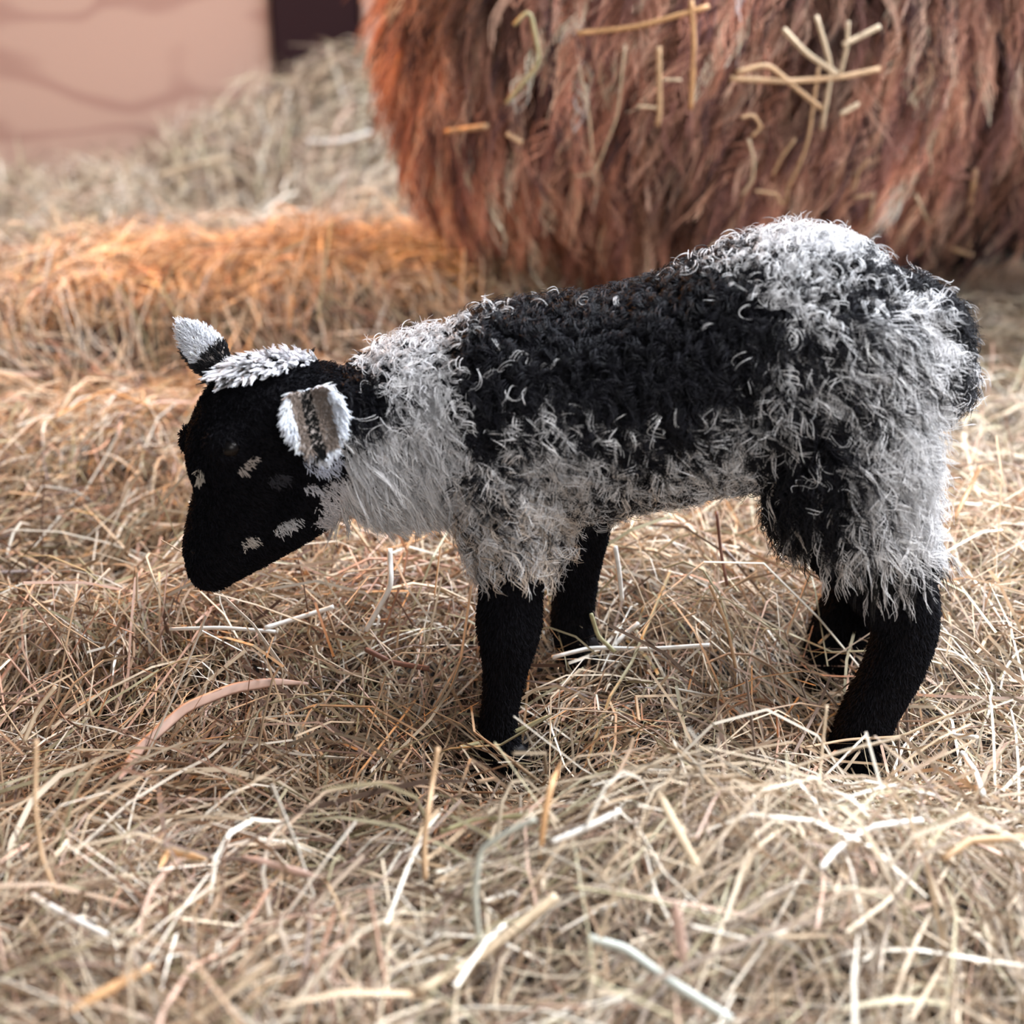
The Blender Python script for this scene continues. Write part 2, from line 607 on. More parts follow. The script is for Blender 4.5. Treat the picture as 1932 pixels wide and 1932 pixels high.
lamb = obj('lamb', lamb_mesh, None, M_skin)
tag(lamb, 'small black and white curly lamb standing in the hay with lowered head', 'lamb')
S = Surf(lamb_mesh)

ANCH = np.array([
    (700, 680, .85), (770, 650, .8), (830, 620, .75), (880, 590, .5), (930, 570, .35), (1000, 560, .15), (1100, 545, .2), (1200, 520, .25), (1270, 490, .6), (1350, 460, .75), (1430, 435, .9), (1500, 425, 1), (1570, 440, 1), (1640, 470, .6), (1690, 495, .1), (1740, 510, .02), (1780, 560, .0), (1760, 535, .0), (1720, 530, .05), (1800, 600, .03), (1660, 510, .3),
    (680, 740, .0), (650, 720, .1), (700, 770, .15), (760, 705, .9), (830, 690, .75), (880, 660, .1), (950, 640, .03), (1050, 630, .04), (1150, 600, .06), (1250, 560, .08), (1330, 540, .12), (1400, 510, .4), (1460, 530, .7), (1520, 540, .6), (1600, 530, .35), (1735, 570, 1), (1760, 650, 1), (1760, 750, 1), (1690, 620, .55), (1640, 600, .42), (1560, 620, .35), (1480, 620, .3), (1420, 620, .1), (1350, 620, .02), (1250, 650, .0), (1150, 670, .02),
    (720, 800, .9), (800, 760, .92), (855, 760, .6), (900, 740, .06), (1000, 720, .06), (1100, 720, .05), (1200, 720, .03), (1300, 720, .03), (1400, 700, .08), (1450, 680, .4), (1520, 690, .45), (1600, 690, .42), (1680, 690, .6), (1705, 750, .85),
    (690, 860, 1), (780, 860, 1), (850, 840, .8), (900, 800, .15), (960, 790, .3), (1040, 780, .45), (1120, 780, .25), (1200, 790, .22), (1280, 790, .3), (1360, 770, .4), (1430, 770, .42), (1500, 790, .2), (1560, 790, .3), (1640, 800, .65), (1720, 830, 1),
    (650, 940, 1), (740, 930, 1), (820, 920, .95), (900, 900, .5), (980, 870, .65), (1050, 870, .75), (1130, 880, .5), (1200, 890, .35), (1300, 880, .6), (1380, 870, .55), (1450, 860, .25), (1520, 880, .1), (1580, 880, .35), (1650, 900, .8), (1730, 920, 1),
    (880, 980, .75), (960, 970, .7), (1030, 960, .85), (1100, 970, .4), (1170, 985, .7), (1250, 970, .8), (1350, 950, .8), (1430, 940, .25), (1480, 970, .06), (1540, 990, .22), (1620, 990, .55), (1690, 970, 1), (1735, 1000, .95), (1770, 980, 0), (1775, 1040, 0),
    (930, 1050, .8), (990, 1060, .85), (1040, 1040, .7), (1000, 1100, .7), (1500, 1050, .06), (1560, 1070, .25), (1630, 1080, .25), (1690, 1060, .55), (1730, 1070, .25), (1650, 1130, .2), (1690, 1150, .15), (1780, 700, .1), (1800, 650, .5), (1815, 560, .03)])


def whiteness(p):
    q = p.copy()
    far = q[:, 1] > YM
    q[far, 1] = 2 * YM - q[far, 1]
    x, y = proj(q)
    num = np.zeros(len(p))
    den = np.zeros(len(p))
    for a in ANCH:
        wgt = 1.0 / ((x - a[0]) ** 2 + (y - a[1]) ** 2 + 120.0) ** 1.8
        num += wgt * a[2]
        den += wgt
    return num / den, x, y


# wool: neck, trunk, thighs, tail and the tuft on the poll
root, nrm = S.sample(30000)
W, X, Y = whiteness(root)
px0, py0 = proj(root)
woolly = (X > 640) & (Y < 1000)
woolly |= (X > 880) & (X < 1075) & (Y < 1048) & (Y > 900)
woolly |= (X > 1430) & (Y < 950 + 0.40 * (X - 1450)) & ((Y < 985) | ((Y < 1080) & (R.random(len(X)) < 0.22)))
woolly &= ~((X < 700) & (Y > 985))
woolly &= ~((X > 1762) & (Y > 760))
tuft = (px0 > 395) & (px0 < 600) & (py0 > 655) & (py0 < 742 - 0.12 * (px0 - 395)) & (root[:, 1] < 0.075)
sel = woolly & ~tuft
root, nrm, W, X, Y = root[sel], nrm[sel], W[sel], X[sel], Y[sel]
n = len(root)
print('LOCKS', n)
comb = np.tile(np.array([0.45, 0.0, -1.0]), (n, 1)) + R.normal(0, 0.35, (n, 3))
neck = X < 860
comb[neck] = np.array([0.55, 0, -0.9]) + R.normal(0, 0.22, (neck.sum(), 3))
topline = nrm[:, 2] > 0.6
comb[topline] = np.array([0.6, -0.5, -0.2]) + R.normal(0, 0.6, (topline.sum(), 3))
rear = (X > 1560) & (Y > 560)
comb[rear] = np.array([0.5, 0, -1.0]) + R.normal(0, 0.25, (rear.sum(), 3))
isw = R.random(n) < np.clip((W - 0.5) * 1.5 + 0.43, 0.012, 1)
L = R.uniform(0.011, 0.025, n)
L[neck] *= 0.95
L[rear] *= 1.25
L[~isw] *= 0.92
L[topline | (X > 1740)] *= 0.6
L[(Y > 1000)] *= 1.15
A = R.uniform(0.0014, 0.0042, n)
A[neck] *= 0.55
lown = neck & (Y > 850)
L[lown] *= 1.4
L[(X > 1440) & (Y > 560)] *= 1.25
turns = R.uniform(0.7, 1.9, n)
turns[neck] *= 0.6
keep = isw | (R.random(n) < 0.8)
pts, idx = locks(root, nrm, comb, L, A, turns, 6, 0.0016, 13, lift=0.3, tipk=0.55, jitter=0.36)
cw = np.array([0.86, 0.86, 0.88]) * R.uniform(0.5, 1.06, (n, 1))
tan = sstep(760, 980, Y) * sstep(0.2, 0.8, R.random(n)) * (X > 860) * (X < 1560)
cw = cw * (1 - tan[:, None] * np.array([0.18, 0.30, 0.42]))
cb = np.array([0.007, 0.007, 0.010]) * R.uniform(0.5, 2.0, (n, 1))
col = np.where(isw[:, None], cw, cb)
col = np.clip(col[idx] * R.uniform(0.85, 1.12, (len(idx), 1)), 0, 0.9)
rad = 0.00019 * np.array([1, 1, 1, 1, 1, 1, 1, 1, 1, .9, .8, .65, .4])
fle = strands('fleece', pts, rad, col, lamb, M_wool)
fle['kind'] = 'stuff'
fle['label'] = 'curly wool mottled black and white'

# loose single curls standing out of the wool
r2, n2 = S.sample(16000)
W2, X2, Y2 = whiteness(r2)
k = (X2 > 700) & (Y2 < 960) & (R.random(len(W2)) < np.clip(W2 * 0.95 - 0.09, 0.003, 0.65)) & ~((X2 > 1762) & (Y2 > 760))
r2, n2, Y2 = r2[k], n2[k], Y2[k]
m2 = len(r2)
c2 = np.tile(np.array([0.3, 0.0, -1.0]), (m2, 1)) + R.normal(0, 0.7, (m2, 3))
p2, i2 = locks(r2, n2, c2, R.uniform(.008, .02, m2), R.uniform(.0025, .0055, m2), R.uniform(.7, 1.4, m2), 2, 0.0012, 14, lift=0.45, tipk=1.0, jitter=0.25)
col2 = np.array([0.88, 0.88, 0.90]) * R.uniform(0.6, 1.0, (m2, 1))
f2 = strands('loose_curls', p2, 0.00017 * np.array([1] * 10 + [.9, .8, .6, .4]), col2[i2], lamb, M_wool)
f2['kind'] = 'stuff'
f2['label'] = 'single white curls'

# wavy fringe hanging over the thigh and hock
r3, n3 = S.sample(30000)
W3, X3, Y3 = whiteness(r3)
k = (X3 > 1460) & (X3 < 1730) & (Y3 > 920) & (Y3 < 1095) & (Y3 < 1000 + 0.5 * (X3 - 1470)) & (r3[:, 1] < YM) & (R.random(len(W3)) < 0.30)
r3, n3, W3 = r3[k], n3[k], W3[k]
m3 = len(r3)
c3 = np.tile(np.array([0.12, 0.0, -1.0]), (m3, 1)) + R.normal(0, 0.16, (m3, 3))
p3, i3 = locks(r3, n3, c3, R.uniform(.016, .034, m3), R.uniform(.0008, .0022, m3), R.uniform(.8, 1.8, m3), 6, 0.0014, 13, lift=0.22, tipk=0.6, jitter=0.3)
grey = np.where(R.random(m3) < 0.35 + 0.4 * W3, R.uniform(.25, .75, m3), R.uniform(.006, .02, m3))[:, None] * np.array([1.0, 0.97, 0.97])
f3 = strands('thigh_fringe', p3, 0.00018 * np.array([1] * 9 + [.9, .8, .65, .4]), grey[i3], lamb, M_wool)
f3['kind'] = 'stuff'
f3['label'] = 'wavy grey and black fringe on the thigh'

# poll tuft
root, nrm = S.sample(60000)
px0, py0 = proj(root)
k = (px0 > 416) & (px0 < 596) & (py0 > 655) & (py0 < 730 - 0.22 * (px0 - 398)) & (root[:, 1] < 0.07) & (root[:, 1] > 0.0)
root, nrm = root[k][:420], nrm[k][:420]
n = len(root)
comb = np.array([-0.25, -0.9, -0.7]) + R.normal(0, 0.25, (n, 3))
pts, idx = locks(root, nrm, comb, R.uniform(.008, .015, n), R.uniform(.0006, .0018, n), R.uniform(.4, .9, n), 10, 0.0016, 8, lift=0.4)
col = np.array([0.82, 0.83, 0.87]) * R.uniform(0.6, 1.05, (n, 1))
dk = R.random(n) < 0.12
col[dk] = 0.02
tf = strands('poll_tuft', pts, 0.00026 * np.array([1, 1, 1, 1, 1, .9, .7, .4]), col[idx], lamb, M_wool)
tf['kind'] = 'stuff'
tf['label'] = 'white tuft on the top of the head'

# short coat over head and legs
root, nrm = S.sample(190000)
W, X, Y = whiteness(root)
px0, py0 = proj(root)
short = (X < 660) | (Y > 985) | ((X > 1740) & (Y > 740))
root, nrm, px0, py0, X, Y = root[short], nrm[short], px0[short], py0[short], X[short], Y[short]
n = len(root)
comb = np.array([0.2, 0, -1.0]) + R.normal(0, 0.3, (n, 3))
hd = X < 660
comb[hd] = np.array([0.5, 0, -0.3]) + R.normal(0, 0.3, (hd.sum(), 3))
Ls = R.uniform(0.002, 0.0042, n)
col = np.array([0.006, 0.006, 0.008]) * R.uniform(0.4, 2.0, (n, 1))
SPOT = [(465, 878, 26, 8, -0.75, (.62, .55, .50)), (377, 897, 8, 17, 0, (.62, .56, .48)), (540, 992, 34, 11, -0.42, (.66, .65, .66)), (470, 1021, 18, 11, -0.4, (.6, .55, .5)),
        (590, 922, 20, 11, 0.1, (.75, .75, .8)), (608, 868, 40, 32, 0.4, (.70, .74, .86)), (640, 950, 40, 55, 0, (.7, .68, .70)), (620, 985, 30, 14, 0, (.6, .58, .6)), (525, 905, 22, 14, -.3, (.05, .05, .06))]
for (sx, sy, a, b, ang, c) in SPOT:
    u = (px0 - sx) * math.cos(ang) + (py0 - sy) * math.sin(ang)
    v = -(px0 - sx) * math.sin(ang) + (py0 - sy) * math.cos(ang)
    k = ((u / a) ** 2 + (v / b) ** 2 < R.uniform(0.6, 1.15, n)) & ((root[:, 1] < 0.04) | (sx < 400))
    col[k] = np.array(c) * R.uniform(0.7, 1.1, (k.sum(), 1))
    Ls[k] *= 1.25
pts, idx = locks(root, nrm, comb, Ls, np.full(n, 0.0002), np.full(n, 0.4), 1, 0.0002, 4, lift=0.6)
ft = strands('short_coat', pts, 0.00034 * np.array([1, 1, .8, .4]), col, lamb, M_fuzz)
ft['kind'] = 'stuff'
ft['label'] = 'short black hair of face and legs with pale flecks'


# ears: cupped leaves
def ear_mesh(name, base, tip, side, width, cup, thick=0.0016, n=16, m=9):
    base, tip, side = np.array(base), np.array(tip), nz(np.array(side, float))
    ax = tip - base
    Ln = np.linalg.norm(ax)
    ax = ax / Ln
    side = nz(side - ax * side.dot(ax))
    face = np.cross(ax, side)
    V = []
    for layer in (0, 1):
        for i in range(n):
            t = i / (n - 1)
            wdt = width * (math.sin(math.pi * min(1, t * 0.86 + 0.14)) ** 0.75) * (1 - 0.15 * t)
            for j in range(m):
                s = -1 + 2 * j / (m - 1)
                cv = cup * (1 - 0.6 * t)
                ang = s * cv
                r = wdt / max(math.sin(cv), 0.3)
                p = base + ax * Ln * t + side * r * math.sin(ang) - face * r * (math.cos(ang) - math.cos(cv))
                V.append(p - face * thick * layer)
    F = []
    o = n * m
    for i in range(n - 1):
        for j in range(m - 1):
            a = i * m + j
            F.append((a, a + 1, a + m + 1, a + m))
            F.append((o + a + m, o + a + m + 1, o + a + 1, o + a))
    for i in range(n - 1):
        for j in (0, m - 1):
            a = i * m + j
            F.append((a, a + m, o + a + m, o + a) if j == 0 else (a + m, a, o + a, o + a + m))
    for j in range(m - 1):
        F.append((j + 1, j, o + j, o + j + 1))
        a = (n - 1) * m + j
        F.append((a, a + 1, o + a + 1, o + a))
    return mesh(name, V, [f[::-1] for f in F])


M_ear_pale = plain('pale_ear_skin', (0.40, 0.36, 0.34), 0.8, 0.1)


def ear(base, tip, side, width, cup, hair_col, hair_len, rimw, seed_n, label, back_dark=False):
    m = ear_mesh('ear', base, tip, side, width, cup)
    e = obj('ear', m, lamb, M_ear_pale)
    e['label'] = label
    s = Surf(m)
    r, nn = s.sample(seed_n)
    ax = np.array(tip) - np.array(base)
    sd = nz(np.array(side, float) - nz(ax) * np.dot(np.array(side, float), nz(ax)))
    fc = np.cross(nz(ax), sd)
    fr = (nn @ fc) > 0.0
    tt = ((r - np.array(base)) @ ax) / (ax @ ax)
    ss = ((r - np.array(base)) @ sd) / width
    cmb = np.tile(nz(ax), (len(r), 1)) + sd * (ss * 0.9)[:, None] + R.normal(0, 0.2, (len(r), 3))
    c = hair_col(tt, ss, fr) * R.uniform(0.75, 1.1, (len(r), 1))
    inner = fr & (np.abs(ss) < rimw) & (tt < 0.8)
    Ln = np.where(inner, 0.35, 1.0) * R.uniform(0.6, 1.1, len(r)) * hair_len
    pts, idx = locks(r, nn, cmb, Ln, np.full(len(r), .0004), np.full(len(r), .5), 3, 0.0010, 5, lift=0.5)
    h = strands('ear_hair', pts, 0.00024 * np.array([1, 1, .9, .7, .4]), np.clip(c[idx], 0, .92), e, M_wool)
    h['kind'] = 'stuff'


def near_col(t, s, fr):
    c = np.tile(np.array([.80, .84, .92]), (len(t), 1))
    k = fr & (np.abs(s) < 0.62) & (t < 0.86)
    c[k] = (.26, .21, .18)
    k = fr & (np.abs(s + 0.08) < 0.20) & (t < 0.95)
    c[k] = (.006, .006, .006)
    return c


def far_col(t, s, fr):
    c = np.tile(np.array([.80, .83, .90]), (len(t), 1))
    c[(t < 0.32)] = (.008, .008, .01)
    c[(s < -0.75)] = (.03, .03, .035)
    return c


ear(P(580, 735, -.004), P(612, 868, -.022), (1, 0.25, 0.12), 0.0185, 1.15, near_col, 0.0065, 0.6, 2600, 'white rimmed ear with grey brown hollow')
ear(P(420, 700, .060), P(338, 608, .078), (0.75, 0.15, 0.62), 0.0130, 0.7, far_col, 0.0042, 0.0, 1500, 'pale ear with black base')

# eyes, nostrils
for (px, py, y, s) in ((434, 846, -.0048, 1), (378, 850, .0685, 1)):
    v, f = ellipsoid(P(px, py, y), (0.0062, 0.0045, 0.0056), 10, 14)
    obj('eye', mesh('eye', v, f), lamb, M_eye)
for (px, py, y) in ((372, 1040, .013), (358, 1042, .05)):
    v, f = ellipsoid(P(px, py, y), (0.0045, 0.0022, 0.0022), 8, 10)
    obj('nostril', mesh('nostril', v, f), lamb, M_eye)


def hoof(px, py, y, sx, dirx):
    """cloven hoof: two claws joined under the pastern"""
    pcs = []
    c = P(px, py, y)
    for sy in (-1, 1):
        pcs.append(loft([(c[0] - dirx * 0.004, c[1] + sy * 0.0065, c[2] + 0.006, 0.012 * sx, 0.007), (c[0] + dirx * 0.006, c[1] + sy * 0.007, c[2] - 0.005, 0.0115 * sx, 0.0072),
                         (c[0] + dirx * 0.013, c[1] + sy * 0.006, c[2] - 0.012, 0.007 * sx, 0.0055)], 10, 12, 3))
    o = obj('hoof', fuse('hoof', pcs, 0.0018, 3), lamb, M_hoof)
    return o


hoof(955, 1418, .002, 1.3, -0.3)
hoof(1098, 1222, .088, 1.1, 0.6)
hoof(1612, 1425, .002, 1.5, -0.5)
hoof(1566, 1252, .09, 1.2, -0.5)

# ------------------------------------------------------------------ ewe
ax0, ax1 = np.array([0.11, 0.82]), np.array([1.0, 1.06])


def E(u, z, ra, rb):
    c = ax0 + (ax1 - ax0) * u
    return (c[0], c[1], z, ra, rb)


ew = [
    loft([E(-0.075, .36, .22, .15), E(.01, .355, .262, .195), E(.2, .365, .275, .215), E(.42, .39, .275, .22), E(.7, .42, .26, .21), E(.9, .48, .235, .18), E(1.02, .52, .18, .13)], 36, 32),
    loft([E(.92, .56, .16, .10), E(1.08, .66, .12, .085), E(1.2, .75, .09, .07)], 16, 20),
    loft([E(1.18, .78, .075, .065), E(1.30, .75, .065, .055), E(1.42, .67, .045, .042)], 18, 18),
]
for u, side in ((.1, -1), (.1, 1), (.85, -1), (.85, 1)):
    c = ax0 + (ax1 - ax0) * u
    y = c[1] + side * 0.11
    ew.append(loft([(c[0], y, .36, .09, .07), (c[0] + .01, y, .22, .05, .045), (c[0] + .02, y, .14, .03, .028), (c[0], y, .05, .025, .024), (c[0] - .01, y, -.02, .03, .028)], 16, 14))
ewe_mesh = fuse('ewe', ew, 0.012, 5)
ewe = obj('ewe', ewe_mesh, None, M_hide)
tag(ewe, 'large woolly brown ewe standing behind the lamb, straw caught in her fleece', 'sheep')
SE = Surf(ewe_mesh)
root, nrm = SE.sample(12000)
u = ((root[:, :2] - ax0) @ (ax1 - ax0)) / ((ax1 - ax0) @ (ax1 - ax0))
k = (root[:, 2] > 0.10) & (u < 1.14)
root, nrm, u = root[k], nrm[k], u[k]
n = len(root)
comb = np.tile(np.array([-0.18, 0, -1.0]), (n, 1)) + R.normal(0, 0.16, (n, 3))
comb[:, 0] += 0.5 * np.sin(root[:, 0] * 9 + root[:, 2] * 6)* 0.5
L = R.uniform(.06, .13, n)
pts, idx = locks(root, nrm, comb, L, R.uniform(.003, .008, n), R.uniform(.8, 2.4, n), 9, 0.0055, 12, lift=0.16, tipk=0.5, jitter=0.4)
pal = np.array([[.30, .14, .095], [.16, .07, .055], [.42, .23, .16], [.55, .36, .27], [.06, .028, .028]])
col = pal[R.choice(5, n, p=[.30, .24, .2, .10, .16])] * R.uniform(.75, 1.25, (n, 1))
gr = sstep(0.45, 0.85, u)[:, None]
col = col * (1 - gr * .5) + gr * .5 * np.array([.44, .33, .27]) * R.uniform(.6, 1.2, (n, 1))
patch = np.sin(root[:, 0] * 17 + 2.2 * np.sin(root[:, 2] * 8)) + 0.8 * np.sin(root[:, 0] * 41 + root[:, 2] * 7 + 1.7)
col = (col * 1.3 + 0.012) * np.clip(1 + 0.38 * patch, 0.28, 1.7)[:, None]
dark = (root[:, 0] > 0.42) & (root[:, 2] < 0.21 + 0.45 * (root[:, 0] - 0.47) + R.normal(0, 0.03, n))  # shadow under the ewe put into the strand colour as near-black wool
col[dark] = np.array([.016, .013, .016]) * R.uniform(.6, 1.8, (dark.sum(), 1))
cc = col[idx] * R.uniform(.8, 1.2, (len(idx), 1))
tgr = np.linspace(0.7, 1.35, 12)[None, :, None]
ef = strands('fleece', pts, 0.00052 * np.array([1, 1, 1, 1, 1, 1, 1, 1, .9, .8, .65, .4]), np.clip(cc[:, None] * tgr, 0, .9), ewe, M_fleece)
ef['kind'] = 'stuff'
ef['label'] = 'long brown wool hanging in wavy strands'


# ------------------------------------------------------------------ single stalks of straw
def stalk(name, P3, wid, col, label, flat=False, cat='straw', group=None, n=None):
    P3 = np.array(P3)
    if n is None:
        n = max(6, 4 * len(P3))
    # sharp kinks stay sharp: linear with many points, then a light smoothing
    seg = np.linalg.norm(np.diff(P3, axis=0), axis=1)
    cum = np.concatenate([[0], np.cumsum(seg)])
    t = np.linspace(0, cum[-1], n)
    q = np.stack([np.interp(t, cum, P3[:, i]) for i in range(3)], 1)
    for _ in range(2):
        q[1:-1] = 0.5 * q[1:-1] + 0.25 * (q[:-2] + q[2:])
    T = nz(np.gradient(q, axis=0))
    ref = nz(CAM - q.mean(0))
    U = nz(np.cross(T, ref))
    Vv = np.cross(U, T)
    m = 6
    th = np.linspace(0, 2 * math.pi, m, endpoint=False)
    V = []
    tt = np.linspace(0, 1, n)
    for i in range(n):
        tap = (min(1, 0.25 + 4 * tt[i], 0.25 + 4 * (1 - tt[i])) if flat else 1.0)
        b = wid * 0.5 * tap
        V.append(q[i] + np.outer(np.cos(th) * b, U[i]) + np.outer(np.sin(th) * b * (0.22 if flat else 0.9), Vv[i]))
    V = np.concatenate(V)
    F = [(i * m + j, i * m + (j + 1) % m, (i + 1) * m + (j + 1) % m, (i + 1) * m + j) for i in range(n - 1) for j in range(m)]
    F += [tuple(range(m - 1, -1, -1)), tuple((n - 1) * m + j for j in range(m))]
    c = q.mean(0)
    me = mesh(name, V - c, F)
    a = me.attributes.new('tint', 'FLOAT_COLOR', 'POINT')
    c4 = np.ones((len(V), 4), np.float32)
    c4[:, :3] = np.array(col) * R.uniform(0.85, 1.12, (len(V), 1))
    a.data.foreach_set('color', c4.ravel())
    o = obj(name, me, None, M_hay)
    o.location = c
    tag(o, label, cat, group)
    return o


TAN, PALE, ORG, GRN, BRN, WHT, PNK = (.58, .38, .22), (.66, .52, .36), (.60, .34, .16), (.46, .42, .24), (.20, .09, .06), (.82, .78, .72), (.62, .42, .34)
G1 = 'straws caught in the fleece of the ewe'
FLEECE = [
    ([(1088, 63), (1200, 52), (1338, 12)], 9, ORG, 'long orange straw lying almost level high on the brown fleece'),
    ([(1304, 0), (1310, 90), (1303, 206)], 9, ORG, 'thick upright orange straw hanging straight down the brown fleece'),
    ([(970, 48), (1000, 14), (1020, 118), (955, 195)], 7, GRN, 'olive straw bent into a hook at the top of the brown fleece'),
    ([(843, 248), (880, 243), (920, 238)], 11, TAN, 'short thick tan straw lying level on the rust coloured flank'),
    ([(955, 252), (985, 270)], 10, TAN, 'stubby tan straw bit beside the short thick level one on the fleece'),
    ([(1092, 122), (1112, 220), (1118, 300)], 4, PALE, 'thin pale straw hanging in the middle of the ewe fleece'),
    ([(1180, 85), (1165, 220), (1120, 332), (1082, 332)], 4, PALE, 'long thin straw bent like a boot down the ewe fleece'),
    ([(1243, 88), (1245, 215), (1240, 236)], 10, TAN, 'broad upright tan straw crossed by two short level ones on the fleece'),
    ([(1246, 150), (1286, 151)], 5, PALE, 'short level straw at the upper end of the broad upright one'),
    ([(1202, 201), (1248, 204)], 6, PALE, 'short level straw at the lower end of the broad upright one'),
    ([(1378, 148), (1490, 154), (1585, 146), (1660, 130)], 10, TAN, 'long level tan straw in the crossing bunch on the ewe'),
    ([(1390, 137), (1448, 120), (1500, 165), (1550, 205)], 9, TAN, 'straw folded over at the left of the crossing bunch'),
    ([(1478, 55), (1520, 100), (1580, 140)], 10, PALE, 'stout slanting straw running down into the crossing bunch'),
    ([(1540, 30), (1570, 130), (1550, 245)], 8, PALE, 'long straw hanging down behind the crossing bunch'),
    ([(1545, 125), (1525, 265), (1505, 320), (1485, 355)], 6, TAN, 'thin straw dropping from the crossing bunch and bending left'),
    ([(1590, 85), (1625, 68), (1660, 50)], 10, PALE, 'pale feathery straw pointing up at the right of the crossing bunch'),
    ([(1600, 40), (1598, 90), (1585, 140)], 7, PALE, 'short upright straw stub over the right of the crossing bunch'),
    ([(1585, 216), (1620, 196)], 9, PALE, 'short pale straw piece below the right of the crossing bunch'),
    ([(1398, 222), (1422, 216), (1437, 240), (1418, 258)], 6, TAN, 'curled hook of straw alone on the ewe fleece'),
    ([(1412, 262), (1422, 300), (1421, 338), (1400, 368)], 6, PALE, 'bowed straw hanging under the curled hook'),
    ([(1425, 360), (1468, 366), (1472, 385), (1482, 384), (1488, 348)], 5, TAN, 'thin straw kinked into a small square just above the lamb rump'),
    ([(1500, 262), (1472, 300), (1458, 330)], 5, TAN, 'short slanting straw in the dark parting of the fleece'),
    ([(1610, 360), (1620, 322), (1640, 300)], 5, TAN, 'slim upright straw low on the ewe above the white rump wool'),
    ([(1612, 373), (1642, 368)], 7, TAN, 'small level straw low on the ewe above the lamb'),
    ([(1648, 362), (1640, 440)], 5, PALE, 'thin pale straw standing up behind the lamb rump'),
    ([(1728, 368), (1755, 430), (1733, 478)], 6, PALE, 'bent straw leaning over the dark tail end of the lamb'),
    ([(1768, 405), (1750, 440), (1730, 482)], 6, TAN, 'straw crossing the bent one over the tail end of the lamb'),
    ([(1840, 320), (1826, 420), (1828, 470)], 10, TAN, 'broad upright straw hanging at the shadowed edge of the ewe'),
    ([(1762, 452), (1800, 470), (1835, 482)], 9, TAN, 'slanting straw at the foot of the broad shadowed one'),
    ([(1790, 335), (1840, 332)], 9, BRN, 'dull brown level straw near the shadowed edge of the ewe'),
]
for k, (pp, wpx, c, lab) in enumerate(FLEECE):
    # a few points along the way so that the straw follows the flank
    q = []
    for a, b in zip(pp[:-1], pp[1:]):
        for t in np.linspace(0, 1, 4)[:-1]:
            q.append((a[0] + (b[0] - a[0]) * t, a[1] + (b[1] - a[1]) * t))
    q.append(pp[-1])
    pts3, last = [], None
    for a in q:
        h = SE.hit(a[0], a[1])
        if h is None or h[2] < 0.10:
            s = 1.62
            h = CAM + ray(*a) * (np.linalg.norm(last - CAM) + 0.03 if last is not None else s)
            last = h - ray(*a) * 0.03
            pts3.append(last)
            continue
        h = h - ray(*a) * 0.060
        last = h
        pts3.append(h)
    stalk('straw', pts3, wpx / 1950.0, c, lab, group=G1, n=max(8, 2 * len(pts3)))

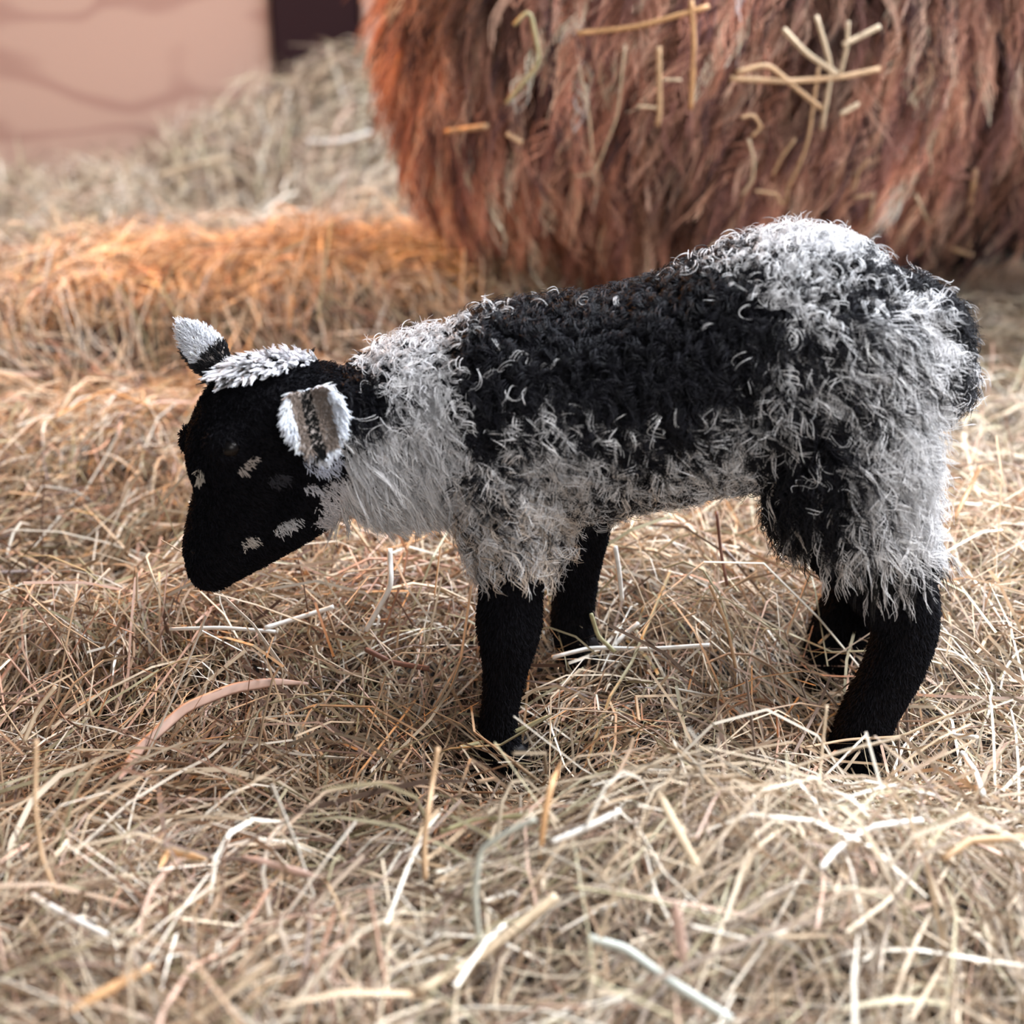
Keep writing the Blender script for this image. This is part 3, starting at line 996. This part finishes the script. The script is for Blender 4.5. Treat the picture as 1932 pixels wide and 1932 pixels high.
G2 = 'long stalks lying on top of the hay'
GROUND = [
    ([(225, 1470), (265, 1410), (350, 1335), (440, 1298), (520, 1286), (582, 1290)], 20, PNK, 'broad pinkish dry leaf blade arching over the hay below the lamb head', True),
    ([(500, 1185), (565, 1165), (630, 1145)], 9, WHT, 'straight white stalk lying on the hay under the lamb head', False),
    ([(320, 1187), (420, 1184), (520, 1192)], 7, WHT, 'pale level stalk left of the straight white one under the head', False),
    ([(735, 1035), (738, 1105), (690, 1190)], 11, WHT, 'grey white bent stalk standing between the lamb head and fore leg', False),
    ([(1160, 1030), (1168, 1080), (1173, 1133)], 10, WHT, 'short white stalk upright behind the far fore leg', False),
    ([(1115, 1158), (1128, 1200), (1160, 1230)], 8, GRN, 'olive stalk leaning on the hoof of the far fore leg', False),
    ([(868, 1410), (950, 1390), (1034, 1352)], 8, GRN, 'greenish blade lying across the hoof of the near fore leg', False),
    ([(1042, 1240), (1115, 1222), (1220, 1225), (1340, 1217)], 8, WHT, 'pale level stalk in the hay just right of the far fore hoof', False),
    ([(1158, 1218), (1180, 1195), (1204, 1176)], 9, WHT, 'cut white stalk slanting up beside the far fore hoof', False),
    ([(1340, 1105), (1372, 1180), (1388, 1260)], 6, TAN, 'long thin stalk standing in the hay under the belly', False),
    ([(1352, 965), (1360, 1040), (1372, 1105)], 6, BRN, 'dark brown twig standing in the hay under the belly', False),
    ([(690, 1225), (740, 1250), (810, 1262)], 10, BRN, 'dull brown stalk lying in the hay left of the near fore leg', False),
    ([(826, 1410), (812, 1500), (800, 1590), (803, 1660)], 10, TAN, 'upright tan stalk in the dark hollow in front of the fore leg', False),
    ([(830, 1570), (890, 1548), (1000, 1538)], 9, GRN, 'olive stalk lying level across the dark hollow', False),
    ([(1010, 1545), (950, 1575), (905, 1605), (895, 1690), (905, 1790)], 12, (.52, .52, .44), 'pale bluish stalk bent to a corner in front of the dark hollow', False),
    ([(1058, 1438), (1040, 1480), (1028, 1535), (1018, 1620)], 12, ORG, 'rusty upright leaf strip right of the dark hollow', True),
    ([(790, 1870), (890, 1815), (1000, 1730), (1050, 1690)], 20, PALE, 'broad pale stalk slanting up in the near hay, below the bent bluish one', False),
    ([(1040, 1590), (1110, 1560), (1170, 1530)], 12, WHT, 'white stalk lying at the top of the near pale mound', False),
    ([(1240, 1490), (1290, 1590), (1330, 1660)], 16, PALE, 'pale leaf strip slanting down the near mound', True),
    ([(1272, 1700), (1282, 1760), (1290, 1820)], 20, PNK, 'short broad pinkish strip standing in the near mound', True),
    ([(1110, 1770), (1180, 1790), (1260, 1850), (1380, 1925)], 18, (.60, .62, .56), 'pale bluish stalk running down out of the near mound', False),
    ([(1548, 1640), (1580, 1600), (1640, 1560), (1740, 1548)], 12, WHT, 'white arched stalk on the crest of the near mound', False),
    ([(1780, 1620), (1830, 1585), (1932, 1580)], 14, TAN, 'tan arched stalk at the far end of the near mound', False),
    ([(60, 1690), (120, 1725), (200, 1765)], 12, WHT, 'pale stalk slanting in the near hay at the corner of the picture', False),
    ([(130, 1910), (200, 1870), (290, 1820)], 18, ORG, 'orange leaf strip lying nearest at the corner of the picture', True),
    ([(68, 1395), (66, 1520), (78, 1620), (110, 1690)], 8, TAN, 'long upright tan stalk left of the broad pinkish blade', False),
    ([(45, 1400), (70, 1340), (105, 1295)], 9, PALE, 'pale stiff stalk leaning in the hay far left of the broad blade', False),
    ([(300, 1640), (318, 1605), (345, 1612), (390, 1622)], 12, ORG, 'orange folded leaf strip in front of the broad pinkish blade', True),
    ([(455, 1615), (530, 1635), (600, 1655)], 12, PNK, 'pinkish flat straw beside the orange folded strip', True),
    ([(1545, 1215), (1580, 1180), (1612, 1150)], 6, PALE, 'thin stalk poking across the dark hind legs', False),
    ([(1520, 1410), (1600, 1395), (1700, 1390), (1800, 1345)], 5, PALE, 'long thin stalk crossing the hind hoof', False),
    ([(1545, 1490), (1550, 1420), (1560, 1330)], 5, PALE, 'thin upright stalk just in front of the hind hoof', False),
    ([(1815, 1420), (1840, 1455), (1855, 1500)], 10, WHT, 'white flat stalk on the hay right of the hind hoof', False),
    ([(1800, 1388), (1845, 1392)], 9, WHT, 'short thick white piece of straw right of the hind hoof', False),
    ([(1800, 980), (1830, 920), (1850, 880)], 8, TAN, 'tan stalk standing up behind the hind leg', False),
    ([(100, 790), (200, 735), (290, 770)], 5, ORG, 'thin orange stalk bent over the lamp lit hay before the face', False),
    ([(440, 1085), (445, 1060), (498, 1052)], 6, ORG, 'small orange stalk bent to a corner at the chin of the lamb', False),
    ([(545, 620), (553, 560)], 6, ORG, 'short bright stalk upright on the shaded bank behind the head', False),
    ([(872, 580), (872, 520), (876, 470)], 6, TAN, 'pale stalk upright where the ewe meets the hay bank', False),
    ([(300, 330), (370, 310), (430, 298)], 8, PALE, 'pale stalk lying on the far hay before the board wall', False),
    ([(580, 268), (640, 268), (700, 250)], 9, WHT, 'white stalk level on the far hay beside the ewe', False),
]
for pp, wpx, c, lab, flat in GROUND:
    q = []
    for a, b in zip(pp[:-1], pp[1:]):
        for t in np.linspace(0, 1, 5)[:-1]:
            q.append((a[0] + (b[0] - a[0]) * t, a[1] + (b[1] - a[1]) * t))
    q.append(pp[-1])
    pts3 = [ground_hit(a[0], a[1], 0.048) for a in q]
    if 'upright' in lab or 'standing' in lab or 'poking' in lab or 'crossing' in lab or 'bent to' in lab or 'leaning' in lab:
        foot = max(p[1] for p in pts3) if False else pts3[int(np.argmin([p[1] for p in pts3]))][1]
        f0 = 0.25
        pts3 = [P(a[0], a[1], foot + f0 * (p[1] - foot)) for a, p in zip(q, pts3)]
    dist = np.mean([np.linalg.norm(p - CAM) for p in pts3])
    stalk('leaf_blade' if flat else 'hay_stalk', pts3, wpx * dist / FPX, c, lab, flat=flat, cat='hay', group=G2, n=max(8, 2 * len(pts3)))
